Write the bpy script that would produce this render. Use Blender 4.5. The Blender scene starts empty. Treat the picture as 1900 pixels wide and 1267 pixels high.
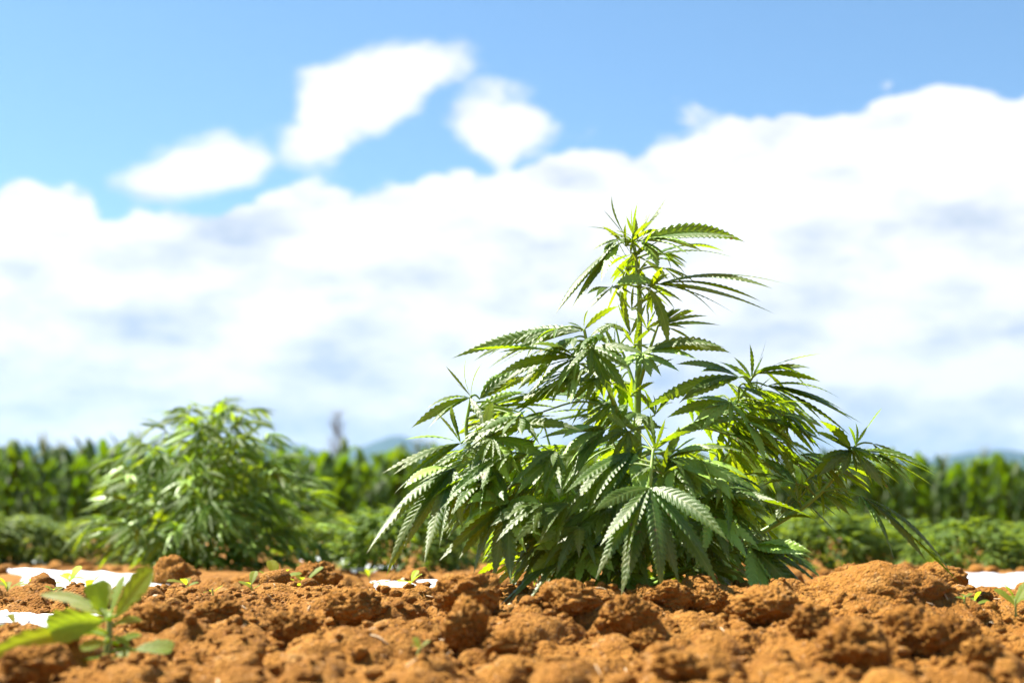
import bpy, math, random
import numpy as np
from mathutils import Vector, Matrix

random.seed(7); rng = np.random.default_rng(7)
scene = bpy.context.scene
COL = scene.collection
R = math.radians

# ------------------------------------------------------------------ camera
F = 2639.0                      # focal length in pixels of the 1900 px wide photograph
CAM_H = 0.109
PITCH = math.atan(366.5 / F)
cam_d = bpy.data.cameras.new('camera'); cam = bpy.data.objects.new('camera', cam_d); COL.objects.link(cam)
cam.location = (0, 0, CAM_H); cam.rotation_euler = (math.pi / 2 + PITCH, 0, 0)
cam_d.sensor_width = 36.0; cam_d.lens = F * 36.0 / 1900.0
cam_d.clip_start = 0.02; cam_d.clip_end = 30000
cam_d.dof.use_dof = True; cam_d.dof.focus_distance = 2.36; cam_d.dof.aperture_fstop = 3.4
cam_d.dof.aperture_blades = 0
scene.camera = cam

# ------------------------------------------------------------------ world, sun, exposure
SUN_EL = R(57); SUN_AZ = R(-66)          # azimuth measured from the view direction, negative = left
to_sun = Vector((math.sin(SUN_AZ) * math.cos(SUN_EL), math.cos(SUN_AZ) * math.cos(SUN_EL), math.sin(SUN_EL)))
world = bpy.data.worlds.new('World'); scene.world = world; world.use_nodes = True


class NT:
    """tiny helper for building node trees"""
    def __init__(s, nt): s.nt = nt
    def n(s, typ, **kw):
        nd = s.nt.nodes.new(typ)
        for k, v in kw.items(): setattr(nd, k, v)
        return nd
    def put(s, sock, v):
        if hasattr(v, 'is_output') or isinstance(v, bpy.types.NodeSocket): s.nt.links.new(v, sock)
        else: sock.default_value = v
    def m(s, op, a, b=None, c=None, clamp=False):
        nd = s.n('ShaderNodeMath', operation=op, use_clamp=clamp); s.put(nd.inputs[0], a)
        if b is not None: s.put(nd.inputs[1], b)
        if c is not None: s.put(nd.inputs[2], c)
        return nd.outputs[0]
    def ramp(s, v, lo, hi, smooth=True):
        nd = s.n('ShaderNodeMapRange', interpolation_type='SMOOTHSTEP' if smooth else 'LINEAR', clamp=True)
        s.put(nd.inputs[0], v); s.put(nd.inputs[1], lo); s.put(nd.inputs[2], hi)
        return nd.outputs[0]
    def mix(s, f, a, b):
        nd = s.n('ShaderNodeMix', data_type='RGBA'); s.put(nd.inputs[0], f); s.put(nd.inputs[6], a); s.put(nd.inputs[7], b)
        return nd.outputs[2]
    def noise(s, vec, scale, detail=4, rough=.5, lac=2.0, dist=0.0):
        nd = s.n('ShaderNodeTexNoise'); s.put(nd.inputs['Vector'], vec); nd.inputs['Scale'].default_value = scale
        nd.inputs['Detail'].default_value = detail; nd.inputs['Roughness'].default_value = rough
        nd.inputs['Lacunarity'].default_value = lac; nd.inputs['Distortion'].default_value = dist
        return nd.outputs[0]


def build_world():
    w = NT(world.node_tree); w.nt.nodes.clear()
    sky = w.n('ShaderNodeTexSky', sky_type='NISHITA', sun_disc=False, sun_elevation=SUN_EL, sun_rotation=SUN_AZ)
    sky.altitude = 200; sky.air_density = 1.0; sky.dust_density = 0.25; sky.ozone_density = 1.6
    bg = w.n('ShaderNodeBackground'); bg.inputs[1].default_value = 0.0515
    tc = w.n('ShaderNodeTexCoord'); sep = w.n('ShaderNodeSeparateXYZ'); d = tc.outputs['Generated']
    w.nt.links.new(d, sep.inputs[0])
    az = w.m('MULTIPLY', w.m('ARCTAN2', sep.outputs[0], sep.outputs[1]), 180 / math.pi)
    el = w.m('MULTIPLY', w.m('ARCSINE', sep.outputs[2]), 180 / math.pi)
    # flattened direction for billows a little wider than tall
    mp = w.n('ShaderNodeMapping'); w.nt.links.new(d, mp.inputs[0]); mp.inputs[3].default_value = (1, 1, 1.5); mp.inputs[1].default_value = (CLOUD_SEED, 0, 0)
    mq = w.n('ShaderNodeMapping'); w.nt.links.new(d, mq.inputs[0]); mq.inputs[3].default_value = (1, 1, 2.3); mq.inputs[1].default_value = (CLOUD_SEED, 0, 0); dq = mq.outputs[0]
    dv = mp.outputs[0]
    def cell(vec, scale):
        nd = w.n('ShaderNodeTexVoronoi', feature='F1'); nd.inputs['Scale'].default_value = scale; w.put(nd.inputs['Vector'], vec); return nd.outputs['Distance']
    warp = w.n('ShaderNodeVectorMath', operation='MULTIPLY_ADD'); nz = w.n('ShaderNodeTexNoise'); nz.inputs['Scale'].default_value = 14; nz.inputs['Detail'].default_value = 5
    w.put(nz.inputs['Vector'], dv); w.put(warp.inputs[0], nz.outputs['Color']); warp.inputs[1].default_value = (.07, .07, .07); w.put(warp.inputs[2], dv); wv = warp.outputs[0]
    n0 = w.noise(dv, 13, 9, .58)
    bil = w.m('SUBTRACT', 1.0, w.m('ADD', w.m('MULTIPLY', cell(wv, 15), .95), w.m('MULTIPLY', cell(wv, 38), .35)))
    n1 = w.m('ADD', .10, w.m('ADD', w.m('MULTIPLY', n0, .6), w.m('MULTIPLY', bil, .42)))      # edge billows
    n2 = w.noise(dv, 5.0, 4, .5)            # large lumps
    edge = w.m('ADD', 14.9, w.m('MULTIPLY', w.m('SINE', w.m('MULTIPLY', az, 2 * math.pi / 180)), 3.6))
    bank = w.m('SUBTRACT', edge, el)
    bank = w.m('ADD', bank, w.m('MULTIPLY', w.m('SUBTRACT', n1, .5), 5.0))
    bank = w.m('ADD', bank, w.m('MULTIPLY', w.m('SUBTRACT', n2, .5), 2.0))
    mask = w.ramp(bank, -.18, .35)

    def puff(px, py, rx, ry, tilt, amp=2.2, soft=.30):
        a0 = math.degrees(math.atan((px - 950) / F)); e0 = math.degrees(math.atan((1000 - py) / F))
        rx = rx / F * 57.3; ry = ry / F * 57.3; c, s_ = math.cos(R(tilt)), math.sin(R(tilt))
        da = w.m('SUBTRACT', az, a0); de = w.m('SUBTRACT', el, e0)
        u = w.m('DIVIDE', w.m('ADD', w.m('MULTIPLY', da, c), w.m('MULTIPLY', de, s_)), rx)
        v = w.m('DIVIDE', w.m('SUBTRACT', w.m('MULTIPLY', de, c), w.m('MULTIPLY', da, s_)), ry)
        r = w.m('SQRT', w.m('ADD', w.m('MULTIPLY', u, u), w.m('MULTIPLY', v, v)))
        r = w.m('ADD', r, w.m('MULTIPLY', w.m('SUBTRACT', n1, .42), -amp * 1.6))
        return w.ramp(r, 1.05, 1.05 - soft * 2)
    puffs = [puff(660, 165, 178, 62, 28, 1.5), puff(725, 118, 100, 42, 15, 1.5), puff(595, 212, 85, 50, 10, 1.5), puff(345, 325, 140, 54, 16, 1.2),
             puff(920, 225, 88, 58, -20, 1.5)]
    for p in puffs: mask = w.m('MAXIMUM', mask, p)
    # scattered cumulus higher up, all round the sky, outside the part in view
    n3 = w.noise(d, 3.2, 7, .55)
    high = w.m('MULTIPLY', w.ramp(n3, .63, .72), w.ramp(el, 24, 32))
    mask = w.m('MAXIMUM', mask, high)
    # thin veil low over the land
    # body of the cloud: white tops, blue-grey hollows, greyer low down
    n4 = w.noise(dq, 9, 5, .5)
    n5 = w.noise(dq, 22, 6, .6)
    hollow = w.m('ADD', w.m('MULTIPLY', n4, .65), w.m('MULTIPLY', n5, .35))
    lowf = w.ramp(el, 15.0, 2.5, False)
    def shifted(vec, o):
        va = w.n('ShaderNodeVectorMath', operation='ADD'); w.put(va.inputs[0], vec); va.inputs[1].default_value = o; return va.outputs[0]
    rel = w.m('SUBTRACT', w.noise(shifted(dq, (-.015, 0, .05)), 12, 6, .55), w.noise(dq, 12, 6, .55))     # sides turned from the sun
    hollow = w.m('ADD', hollow, w.m('MULTIPLY', rel, .55))
    hollow = w.m('ADD', hollow, w.m('MULTIPLY', w.m('SUBTRACT', lowf, .35), .22))
    grey = w.ramp(hollow, .475, .77, False)
    ccol = w.mix(grey, (6.3, 6.25, 6.2, 1), (2.9, 3.45, 4.3, 1))
    # the blue between the clouds
    tint = w.n('ShaderNodeMix', data_type='RGBA', blend_type='MULTIPLY'); tint.inputs[0].default_value = 1
    w.nt.links.new(sky.outputs[0], tint.inputs[6]); tint.inputs[7].default_value = SKY_TINT
    out = w.n('ShaderNodeOutputWorld')
    fin = w.mix(mask, tint.outputs[2], ccol)
    w.nt.links.new(fin, bg.inputs[0]); w.nt.links.new(bg.outputs[0], out.inputs[0])


CLOUD_SEED = 2.2
SKY_TINT = (.77, .97, 1.04, 1)
build_world()
sun_d = bpy.data.lights.new('sun', 'SUN'); sun_d.energy = 5.0; sun_d.angle = R(0.53); sun_d.color = (1, .955, .88)
sun = bpy.data.objects.new('sun', sun_d); COL.objects.link(sun)
sun.rotation_euler = to_sun.to_track_quat('Z', 'Y').to_euler(); sun.location = (-3, 4, 8)
vs = scene.view_settings
vs.view_transform = 'Standard'; vs.look = 'None'; vs.exposure = 1.75; vs.gamma = 1; vs.use_curve_mapping = False
scene.cycles.max_bounces = 7; scene.cycles.diffuse_bounces = 2; scene.cycles.glossy_bounces = 3
scene.cycles.transmission_bounces = 5; scene.cycles.volume_bounces = 0
scene.cycles.use_denoising = True
scene.cycles.sample_clamp_indirect = 8


# ------------------------------------------------------------------ helpers
CP, SP = math.cos(PITCH), math.sin(PITCH)
def ray(px, py):
    cx = (px - 950) / F; cy = (633.5 - py) / F
    return Vector((cx, CP - cy * SP, SP + cy * CP))
def at(px, py, Y):
    d = ray(px, py); return Vector((0, 0, CAM_H)) + d * (Y / d.y)
def proj(p):
    x, y, z = p[0], p[1], p[2] - CAM_H
    dep = y * CP + z * SP; u = -y * SP + z * CP
    return 950 + F * x / dep, 633.5 - F * u / dep

def tag(o, label=None, cat=None, group=None, kind=None):
    if label: o['label'] = label
    if cat: o['category'] = cat
    if group: o['group'] = group
    if kind: o['kind'] = kind
    return o
def empty(name, loc):
    o = bpy.data.objects.new(name, None); COL.objects.link(o); o.location = loc; o.empty_display_size = .05
    return o

class MB:
    """collects numpy vertex blocks and quads / triangles, with a uv per vertex"""
    def __init__(s): s.v = []; s.q = []; s.t = []; s.uv = []; s.n = 0
    def add(s, v, quads=None, tris=None, uv=None):
        v = np.asarray(v, float).reshape(-1, 3)
        s.v.append(v); s.uv.append(np.zeros((len(v), 2)) if uv is None else np.asarray(uv, float))
        if quads is not None and len(quads): s.q.append(np.asarray(quads, int) + s.n)
        if tris is not None and len(tris): s.t.append(np.asarray(tris, int) + s.n)
        s.n += len(v)
    def mesh(s, name, mats, origin=(0, 0, 0), smooth=True):
        V = np.concatenate(s.v) - np.asarray(origin, float); UV = np.concatenate(s.uv)
        q = np.concatenate(s.q) if s.q else np.zeros((0, 4), int); t = np.concatenate(s.t) if s.t else np.zeros((0, 3), int)
        me = bpy.data.meshes.new(name); me.vertices.add(len(V)); me.vertices.foreach_set('co', V.astype(np.float32).ravel())
        li = np.concatenate([q.ravel(), t.ravel()]).astype(np.int32)
        me.loops.add(len(li)); me.loops.foreach_set('vertex_index', li)
        nf = len(q) + len(t); me.polygons.add(nf)
        st = np.concatenate([np.arange(len(q)) * 4, len(q) * 4 + np.arange(len(t)) * 3]).astype(np.int32)
        me.polygons.foreach_set('loop_start', st)
        me.polygons.foreach_set('use_smooth', np.full(nf, smooth))
        ul = me.uv_layers.new(name='UVMap'); ul.data.foreach_set('uv', UV[li].astype(np.float32).ravel())
        me.update(calc_edges=True); me.validate()
        me.materials.append(mats)
        return me
    def build(s, name, mat, parent=None, origin=(0, 0, 0), smooth=True):
        o = bpy.data.objects.new(name, s.mesh(name, mat, origin, smooth)); COL.objects.link(o)
        if parent is not None: o.parent = parent
        return o

def nrm(v): return v / np.maximum(np.linalg.norm(v, axis=-1, keepdims=True), 1e-9)

def spline(pts, n):
    """Catmull-Rom through the points, n samples"""
    P = np.asarray(pts, float)
    if len(P) == 2: return P[0] + (P[1] - P[0]) * np.linspace(0, 1, n)[:, None]
    P = np.vstack([2 * P[0] - P[1], P, 2 * P[-1] - P[-2]]); k = len(P) - 3
    u = np.linspace(0, k - 1e-6, n); i = u.astype(int); f = (u - i)[:, None]
    a, b, c, d = P[i], P[i + 1], P[i + 2], P[i + 3]
    return .5 * (2 * b + (c - a) * f + (2 * a - 5 * b + 4 * c - d) * f ** 2 + (3 * b - a - 3 * c + d) * f ** 3)

def tube(mb, pts, radii, sides=7, closed_tip=True, rough=0.0):
    P = np.asarray(pts, float); n = len(P); rr = np.broadcast_to(np.asarray(radii, float), (n,))
    T = nrm(np.gradient(P, axis=0)); ref = np.array([0.31, .17, .93]);
    if abs(T[:, 2]).mean() > .8: ref = np.array([.95, .25, .1])
    A = nrm(np.cross(T, ref)); B = np.cross(T, A)
    th = np.linspace(0, 2 * np.pi, sides, endpoint=False)
    ring = A[:, None, :] * np.cos(th)[None, :, None] + B[:, None, :] * np.sin(th)[None, :, None]
    rad = rr[:, None, None] * (1 + rough * rng.uniform(-1, 1, (n, sides, 1)))
    V = (P[:, None, :] + ring * rad).reshape(-1, 3)
    i = np.arange(n - 1)[:, None] * sides; j = np.arange(sides)[None, :]; j2 = (j + 1) % sides
    q = np.stack([i + j, i + j2, i + sides + j2, i + sides + j], -1).reshape(-1, 4)
    V = np.vstack([V, P[-1] + T[-1] * rr[-1]]); k = len(V) - 1; b = (n - 1) * sides
    t = [[b + a, b + (a + 1) % sides, k] for a in range(sides)]
    uv = np.zeros((len(V), 2)); uv[:-1, 0] = np.repeat(np.linspace(0, 1, n), sides); uv[:, 1] = .5
    mb.add(V, q, t, uv)

# value noise, vectorised
def _hash(ix, iy, iz, seed):
    h = (ix * 374761393 + iy * 668265263 + iz * 2147483647 + seed * 144665) & 0xffffffff
    h = ((h ^ (h >> 13)) * 1274126177) & 0xffffffff
    h = ((h ^ (h >> 16)) * 2246822519) & 0xffffffff
    return ((h ^ (h >> 15)) & 0xffffff) / 0xffffff * 2 - 1
def vnoise(x, y, z, seed=0):
    x, y, z = np.broadcast_arrays(np.asarray(x, float), np.asarray(y, float), np.asarray(z, float))
    fx, fy, fz = np.floor(x), np.floor(y), np.floor(z); ix, iy, iz = fx.astype(np.int64), fy.astype(np.int64), fz.astype(np.int64)
    u, v, w = x - fx, y - fy, z - fz
    u, v, w = [a * a * a * (a * (6 * a - 15) + 10) for a in (u, v, w)]
    r = 0
    for dx, wx in ((0, 1 - u), (1, u)):
        for dy, wy in ((0, 1 - v), (1, v)):
            for dz, wz in ((0, 1 - w), (1, w)):
                r = r + wx * wy * wz * _hash(ix + dx, iy + dy, iz + dz, seed)
    return r
def fbm(x, y, z, octs, gain=.5, seed=0):
    r = 0; a = 1; f = 1
    for k in range(octs):
        r = r + a * vnoise(x * f + 17.3 * k, y * f - 9.1 * k, z * f + 4.7 * k, seed + k); a *= gain; f *= 2.03
    return r

# ------------------------------------------------------------------ materials
def material(name):
    m = bpy.data.materials.new(name); m.use_nodes = True; t = NT(m.node_tree); t.nt.nodes.clear()
    return m, t, t.n('ShaderNodeOutputMaterial')
def principled(t, col, rough, spec=.5):
    p = t.n('ShaderNodeBsdfPrincipled'); t.put(p.inputs['Base Color'], col); t.put(p.inputs['Roughness'], rough)
    t.put(p.inputs['Specular IOR Level'], spec); return p

def leaf_material(name, top, under, glow, spec=.55, rough=.40, trans=.38, midrib=True, spots=True, scale=90, sheen=.0):
    m, t, out = material(name)
    oi = t.n('ShaderNodeObjectInfo'); geo = t.n('ShaderNodeNewGeometry'); tc = t.n('ShaderNodeTexCoord')
    uvn = t.n('ShaderNodeSeparateXYZ'); t.nt.links.new(tc.outputs['UV'], uvn.inputs[0]); u, v = uvn.outputs[0], uvn.outputs[1]
    pos = geo.outputs['Position']
    n = t.noise(pos, scale, 4, .6); nb = t.noise(pos, 9, 2, .5)
    var = t.m('ADD', t.m('MULTIPLY', t.m('SUBTRACT', oi.outputs['Random'], .5), .5), t.m('MULTIPLY', t.m('SUBTRACT', nb, .5), .9))
    hs = t.n('ShaderNodeHueSaturation'); t.put(hs.inputs['Color'], t.mix(geo.outputs['Backfacing'], top + (1,), under + (1,)))
    t.put(hs.inputs['Hue'], t.m('ADD', .5, t.m('MULTIPLY', var, .035))); t.put(hs.inputs['Value'], t.m('ADD', t.m('ADD', .78, t.m('MULTIPLY', n, .44)), t.m('MULTIPLY', var, .35)))
    col = hs.outputs[0]
    hg = t.n('ShaderNodeHueSaturation'); t.put(hg.inputs['Color'], glow + (1,)); t.put(hg.inputs['Hue'], t.m('ADD', .5, t.m('MULTIPLY', var, .05)))
    t.put(hg.inputs['Value'], t.m('ADD', .85, t.m('MULTIPLY', n, .3)))
    g = hg.outputs[0]
    if midrib:
        mid = t.ramp(t.m('ABSOLUTE', t.m('SUBTRACT', v, .5)), .035, .012)
        col = t.mix(t.m('MULTIPLY', mid, .65), col, (.30, .36, .10, 1))
    if spots:
        sp = t.ramp(t.noise(pos, 55, 3, .6), .66, .72)
        sp = t.m('MULTIPLY', sp, t.ramp(oi.outputs['Random'], .45, .75))
        tipb = t.m('MULTIPLY', t.ramp(u, .965, 1.0), t.ramp(oi.outputs['Random'], .55, .8))
        sp = t.m('MAXIMUM', sp, tipb, clamp=True)
        sz = t.n('ShaderNodeSeparateXYZ'); t.nt.links.new(pos, sz.inputs[0])
        dust = t.m('MULTIPLY', t.ramp(sz.outputs[2], .16, .0), t.m('MULTIPLY', t.ramp(t.noise(pos, 24, 4, .6), .42, .66), .40))   # soil splashed on the lowest leaves
        col = t.mix(dust, col, (.27, .14, .045, 1))
        col = t.mix(sp, col, (.26, .14, .06, 1)); g = t.mix(sp, g, (.22, .10, .03, 1))
    p = principled(t, col, t.m('ADD', rough - .06, t.m('MULTIPLY', n, .14)), spec)
    p.inputs['Specular Tint'].default_value = (1, .98, .84, 1); p.inputs['Sheen Weight'].default_value = sheen; p.inputs['Sheen Roughness'].default_value = .45; p.inputs['Sheen Tint'].default_value = (.85, .95, .8, 1)
    bm = t.n('ShaderNodeBump'); bm.inputs['Strength'].default_value = .25; bm.inputs['Distance'].default_value = .0015
    t.put(bm.inputs['Height'], t.noise(pos, scale * 6, 2, .6)); t.nt.links.new(bm.outputs[0], p.inputs['Normal'])
    tr = t.n('ShaderNodeBsdfTranslucent'); t.put(tr.inputs[0], g)
    mx = t.n('ShaderNodeMixShader'); mx.inputs[0].default_value = trans
    t.nt.links.new(p.outputs[0], mx.inputs[1]); t.nt.links.new(tr.outputs[0], mx.inputs[2]); t.nt.links.new(mx.outputs[0], out.inputs[0])
    return m

M = {}
M['hemp'] = leaf_material('hemp_leaf', (.050, .110, .009), (.072, .135, .012), (.40, .55, .006), spec=.75, rough=.46, trans=.42, sheen=.0)
M['hemp_far'] = leaf_material('hemp_leaf_far', (.046, .100, .008), (.068, .125, .010), (.38, .53, .006), spec=.22, rough=.55, trans=.40, spots=False)
M['bush'] = leaf_material('low_crop_leaf', (.082, .132, .020), (.095, .145, .022), (.36, .46, .016), spec=.25, rough=.55, trans=.35, midrib=False, spots=False)
M['corn'] = leaf_material('corn_leaf', (.026, .060, .003), (.034, .072, .003), (.18, .30, .002), spec=.16, rough=.5, trans=.36, midrib=True, spots=False, scale=12)
M['weed'] = leaf_material('weed_leaf', (.13, .23, .03), (.16, .26, .035), (.50, .62, .02), spec=.3, rough=.55, trans=.6, midrib=True, spots=False, scale=60)

def simple(name, col, rough, spec=.4, var=.3, scale=40, bump=0, bscale=200, bdist=.002, trans=None):
    m, t, out = material(name); geo = t.n('ShaderNodeNewGeometry'); pos = geo.outputs['Position']
    n = t.noise(pos, scale, 4, .6)
    c = t.mix(n, tuple(x * (1 - var) for x in col) + (1,), tuple(min(1, x * (1 + var)) for x in col) + (1,))
    p = principled(t, c, rough, spec)
    if bump:
        b = t.n('ShaderNodeBump'); b.inputs['Strength'].default_value = bump; b.inputs['Distance'].default_value = bdist
        t.put(b.inputs['Height'], t.noise(pos, bscale, 3, .6)); t.nt.links.new(b.outputs[0], p.inputs['Normal'])
    sh = p.outputs[0]
    if trans:
        tr = t.n('ShaderNodeBsdfTranslucent'); tr.inputs[0].default_value = tuple(col) + (1,)
        mx = t.n('ShaderNodeMixShader'); mx.inputs[0].default_value = trans
        t.nt.links.new(sh, mx.inputs[1]); t.nt.links.new(tr.outputs[0], mx.inputs[2]); sh = mx.outputs[0]
    t.nt.links.new(sh, out.inputs[0]); return m
M['stem'] = simple('hemp_stem', (.25, .39, .055), .45, .5, .25, 60, .3, 400, .001, .18)
M['weed_stem'] = simple('weed_stem', (.20, .25, .06), .5, .5, .25, 60, .2, 400, .001)
M['corn_stalk'] = simple('corn_stalk', (.14, .22, .05), .5, .4, .3, 10)
M['tassel'] = simple('corn_tassel', (.24, .27, .09), .7, .3, .2, 10)
M['film'] = simple('plastic_film', (.80, .81, .83), .28, .5, .06, 14, .35, 60, .004)
M['straw'] = simple('dry_straw', (.52, .38, .22), .7, .3, .25, 90)
M['twig'] = simple('dry_twig', (.27, .17, .08), .8, .25, .3, 90)
M['bark'] = simple('grey_bark', (.13, .125, .11), .9, .2, .25, 3)
M['hill'] = simple('hill_forest', (.022, .045, .035), 1.0, .1, .4, .01)

def soil_material(name):
    m, t, out = material(name); geo = t.n('ShaderNodeNewGeometry'); pos = geo.outputs['Position']
    a = t.noise(pos, 6, 3, .55); b = t.noise(pos, 38, 5, .65); c = t.noise(pos, 330, 3, .7)
    wet = t.ramp(t.noise(pos, 2.6, 5, .6), .54, .66)
    col = t.mix(t.ramp(a, .35, .68), (.255, .104, .014, 1), (.34, .150, .024, 1))
    col = t.mix(t.m('MULTIPLY', t.ramp(b, .48, .72), .6), col, (.39, .195, .042, 1))
    col = t.mix(t.m('MULTIPLY', t.ramp(b, .46, .30), .5), col, (.175, .064, .008, 1))
    col = t.mix(t.m('MULTIPLY', wet, .38), col, (.20, .078, .012, 1))                                   # damper soil turned up
    col = t.mix(t.m('MULTIPLY', t.ramp(t.noise(pos, 13, 5, .65), .60, .70), .40), col, (.52, .32, .115, 1))   # pale dry crust
    vo = t.n('ShaderNodeTexVoronoi'); vo.inputs['Scale'].default_value = 240; t.nt.links.new(pos, vo.inputs['Vector'])
    sc = t.n('ShaderNodeSeparateColor'); t.nt.links.new(vo.outputs['Color'], sc.inputs[0])
    col = t.mix(t.m('MULTIPLY', t.ramp(sc.outputs[0], .95, .98), .3), col, (.50, .32, .16, 1))    # pale grit
    col = t.mix(t.m('MULTIPLY', t.ramp(sc.outputs[1], .90, .97), .6), col, (.17, .065, .018, 1))   # dark grit
    p = principled(t, col, .92, .18)
    h = t.m('ADD', t.m('MULTIPLY', c, .5), t.m('MULTIPLY', t.m('SUBTRACT', 1, vo.outputs['Distance']), .6))
    h = t.m('ADD', h, t.m('MULTIPLY', t.noise(pos, 120, 4, .65), 1.2))
    bm = t.n('ShaderNodeBump'); bm.inputs['Strength'].default_value = 1.0; bm.inputs['Distance'].default_value = .0065
    t.put(bm.inputs['Height'], h); t.nt.links.new(bm.outputs[0], p.inputs['Normal'])
    t.nt.links.new(p.outputs[0], out.inputs[0]); return m
M['soil'] = soil_material('red_soil')

# ------------------------------------------------------------------ ground
prof_y = [-60, 0.0, 0.9, 1.5, 1.85, 2.12, 2.35, 2.6, 3.2, 4.0, 6.0, 8000]
prof_z = [-.10, -.095, -.085, -.046, -.010, .008, .000, -.004, -.004, -.008, -.022, -.022]
def base_h(x, y):
    z = np.interp(y, prof_y, prof_z)
    f = np.exp(-((y - 2.1) / .5) ** 2)
    z = z + f * (.012 * vnoise(x * 3.1, y * 2.0, 0, 5))
    z = z + np.where(y > 2.5, .010 * vnoise(x * 1.3, y * 1.7, 0, 9), 0) * np.clip((y - 2.5) / .8, 0, 1) * np.clip((60 - y) / 20, 0, 1)
    return z

def geo(a, b, first, ratio):
    out = []; p = a; s = first
    while p < b: out.append(p); p += s; s *= ratio
    out.append(b); return out
gx_pos = geo(0.96, 3500, .006, 1.13)
gx = np.array([-v for v in gx_pos[::-1]] + list(np.arange(-.955, .956, .0042)) + gx_pos)
gy = np.array([-v for v in geo(-1.30, 60, .02, 1.35)[::-1]] + list(np.arange(1.306, 2.62, .0042)) + geo(2.624, 3500, .0048, 1.0175 ** 1.3))
FILMS = [
    ([(50, 1098, 2.95), (285, 1092, 3.0), (330, 1070, 3.9), (24, 1056, 4.3)], 'large white plastic strip below the blurred hemp plant', dict(seed=1)),
    ([(-40, 1157, 1.98), (160, 1160, 1.98), (190, 1141, 2.25), (-40, 1133, 2.3)], 'white plastic strip behind the broad-leaved weed at the left edge', dict(seed=2, lift=.006)),
    ([(685, 1098, 2.5), (772, 1097, 2.5), (766, 1079, 2.85), (688, 1078, 2.85)], 'small white plastic scrap left of the pale angular clod', dict(seed=3, lift=.006)),
    ([(792, 1098, 2.5), (850, 1097, 2.5), (855, 1077, 2.85), (796, 1076, 2.85)], 'small white plastic scrap right of the pale angular clod', dict(seed=4, lift=.006)),
    ([(1785, 1090, 3.2), (1990, 1090, 3.2), (1990, 1065, 4.6), (1780, 1064, 4.6)], 'white plastic strip at the right edge', dict(seed=5)),
    ([(632, 1059, 4.8), (700, 1060, 4.8), (760, 1049, 6.0), (630, 1049, 6.0)], 'blurred white plastic strip below the rounded pale green crop plant', dict(seed=6)),
    ([(30, 1045, 6.4), (95, 1046, 6.4), (90, 1034, 7.4), (35, 1033, 7.4)], 'far blurred white plastic strip left of the blurred hemp plant', dict(seed=7, lift=.02)),
    ([(1030, 1108, 2.62), (1075, 1106, 2.62), (1078, 1096, 2.8), (1035, 1094, 2.8)], 'white plastic scrap under the lowest leaves of the tall hemp', dict(seed=8, lift=.004)),
    ([(560, 1040, 6.0), (640, 1042, 6.0), (650, 1030, 7.2), (570, 1029, 7.2)], 'far blurred white plastic scrap right of the blurred hemp plant', dict(seed=9)),
]
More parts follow.
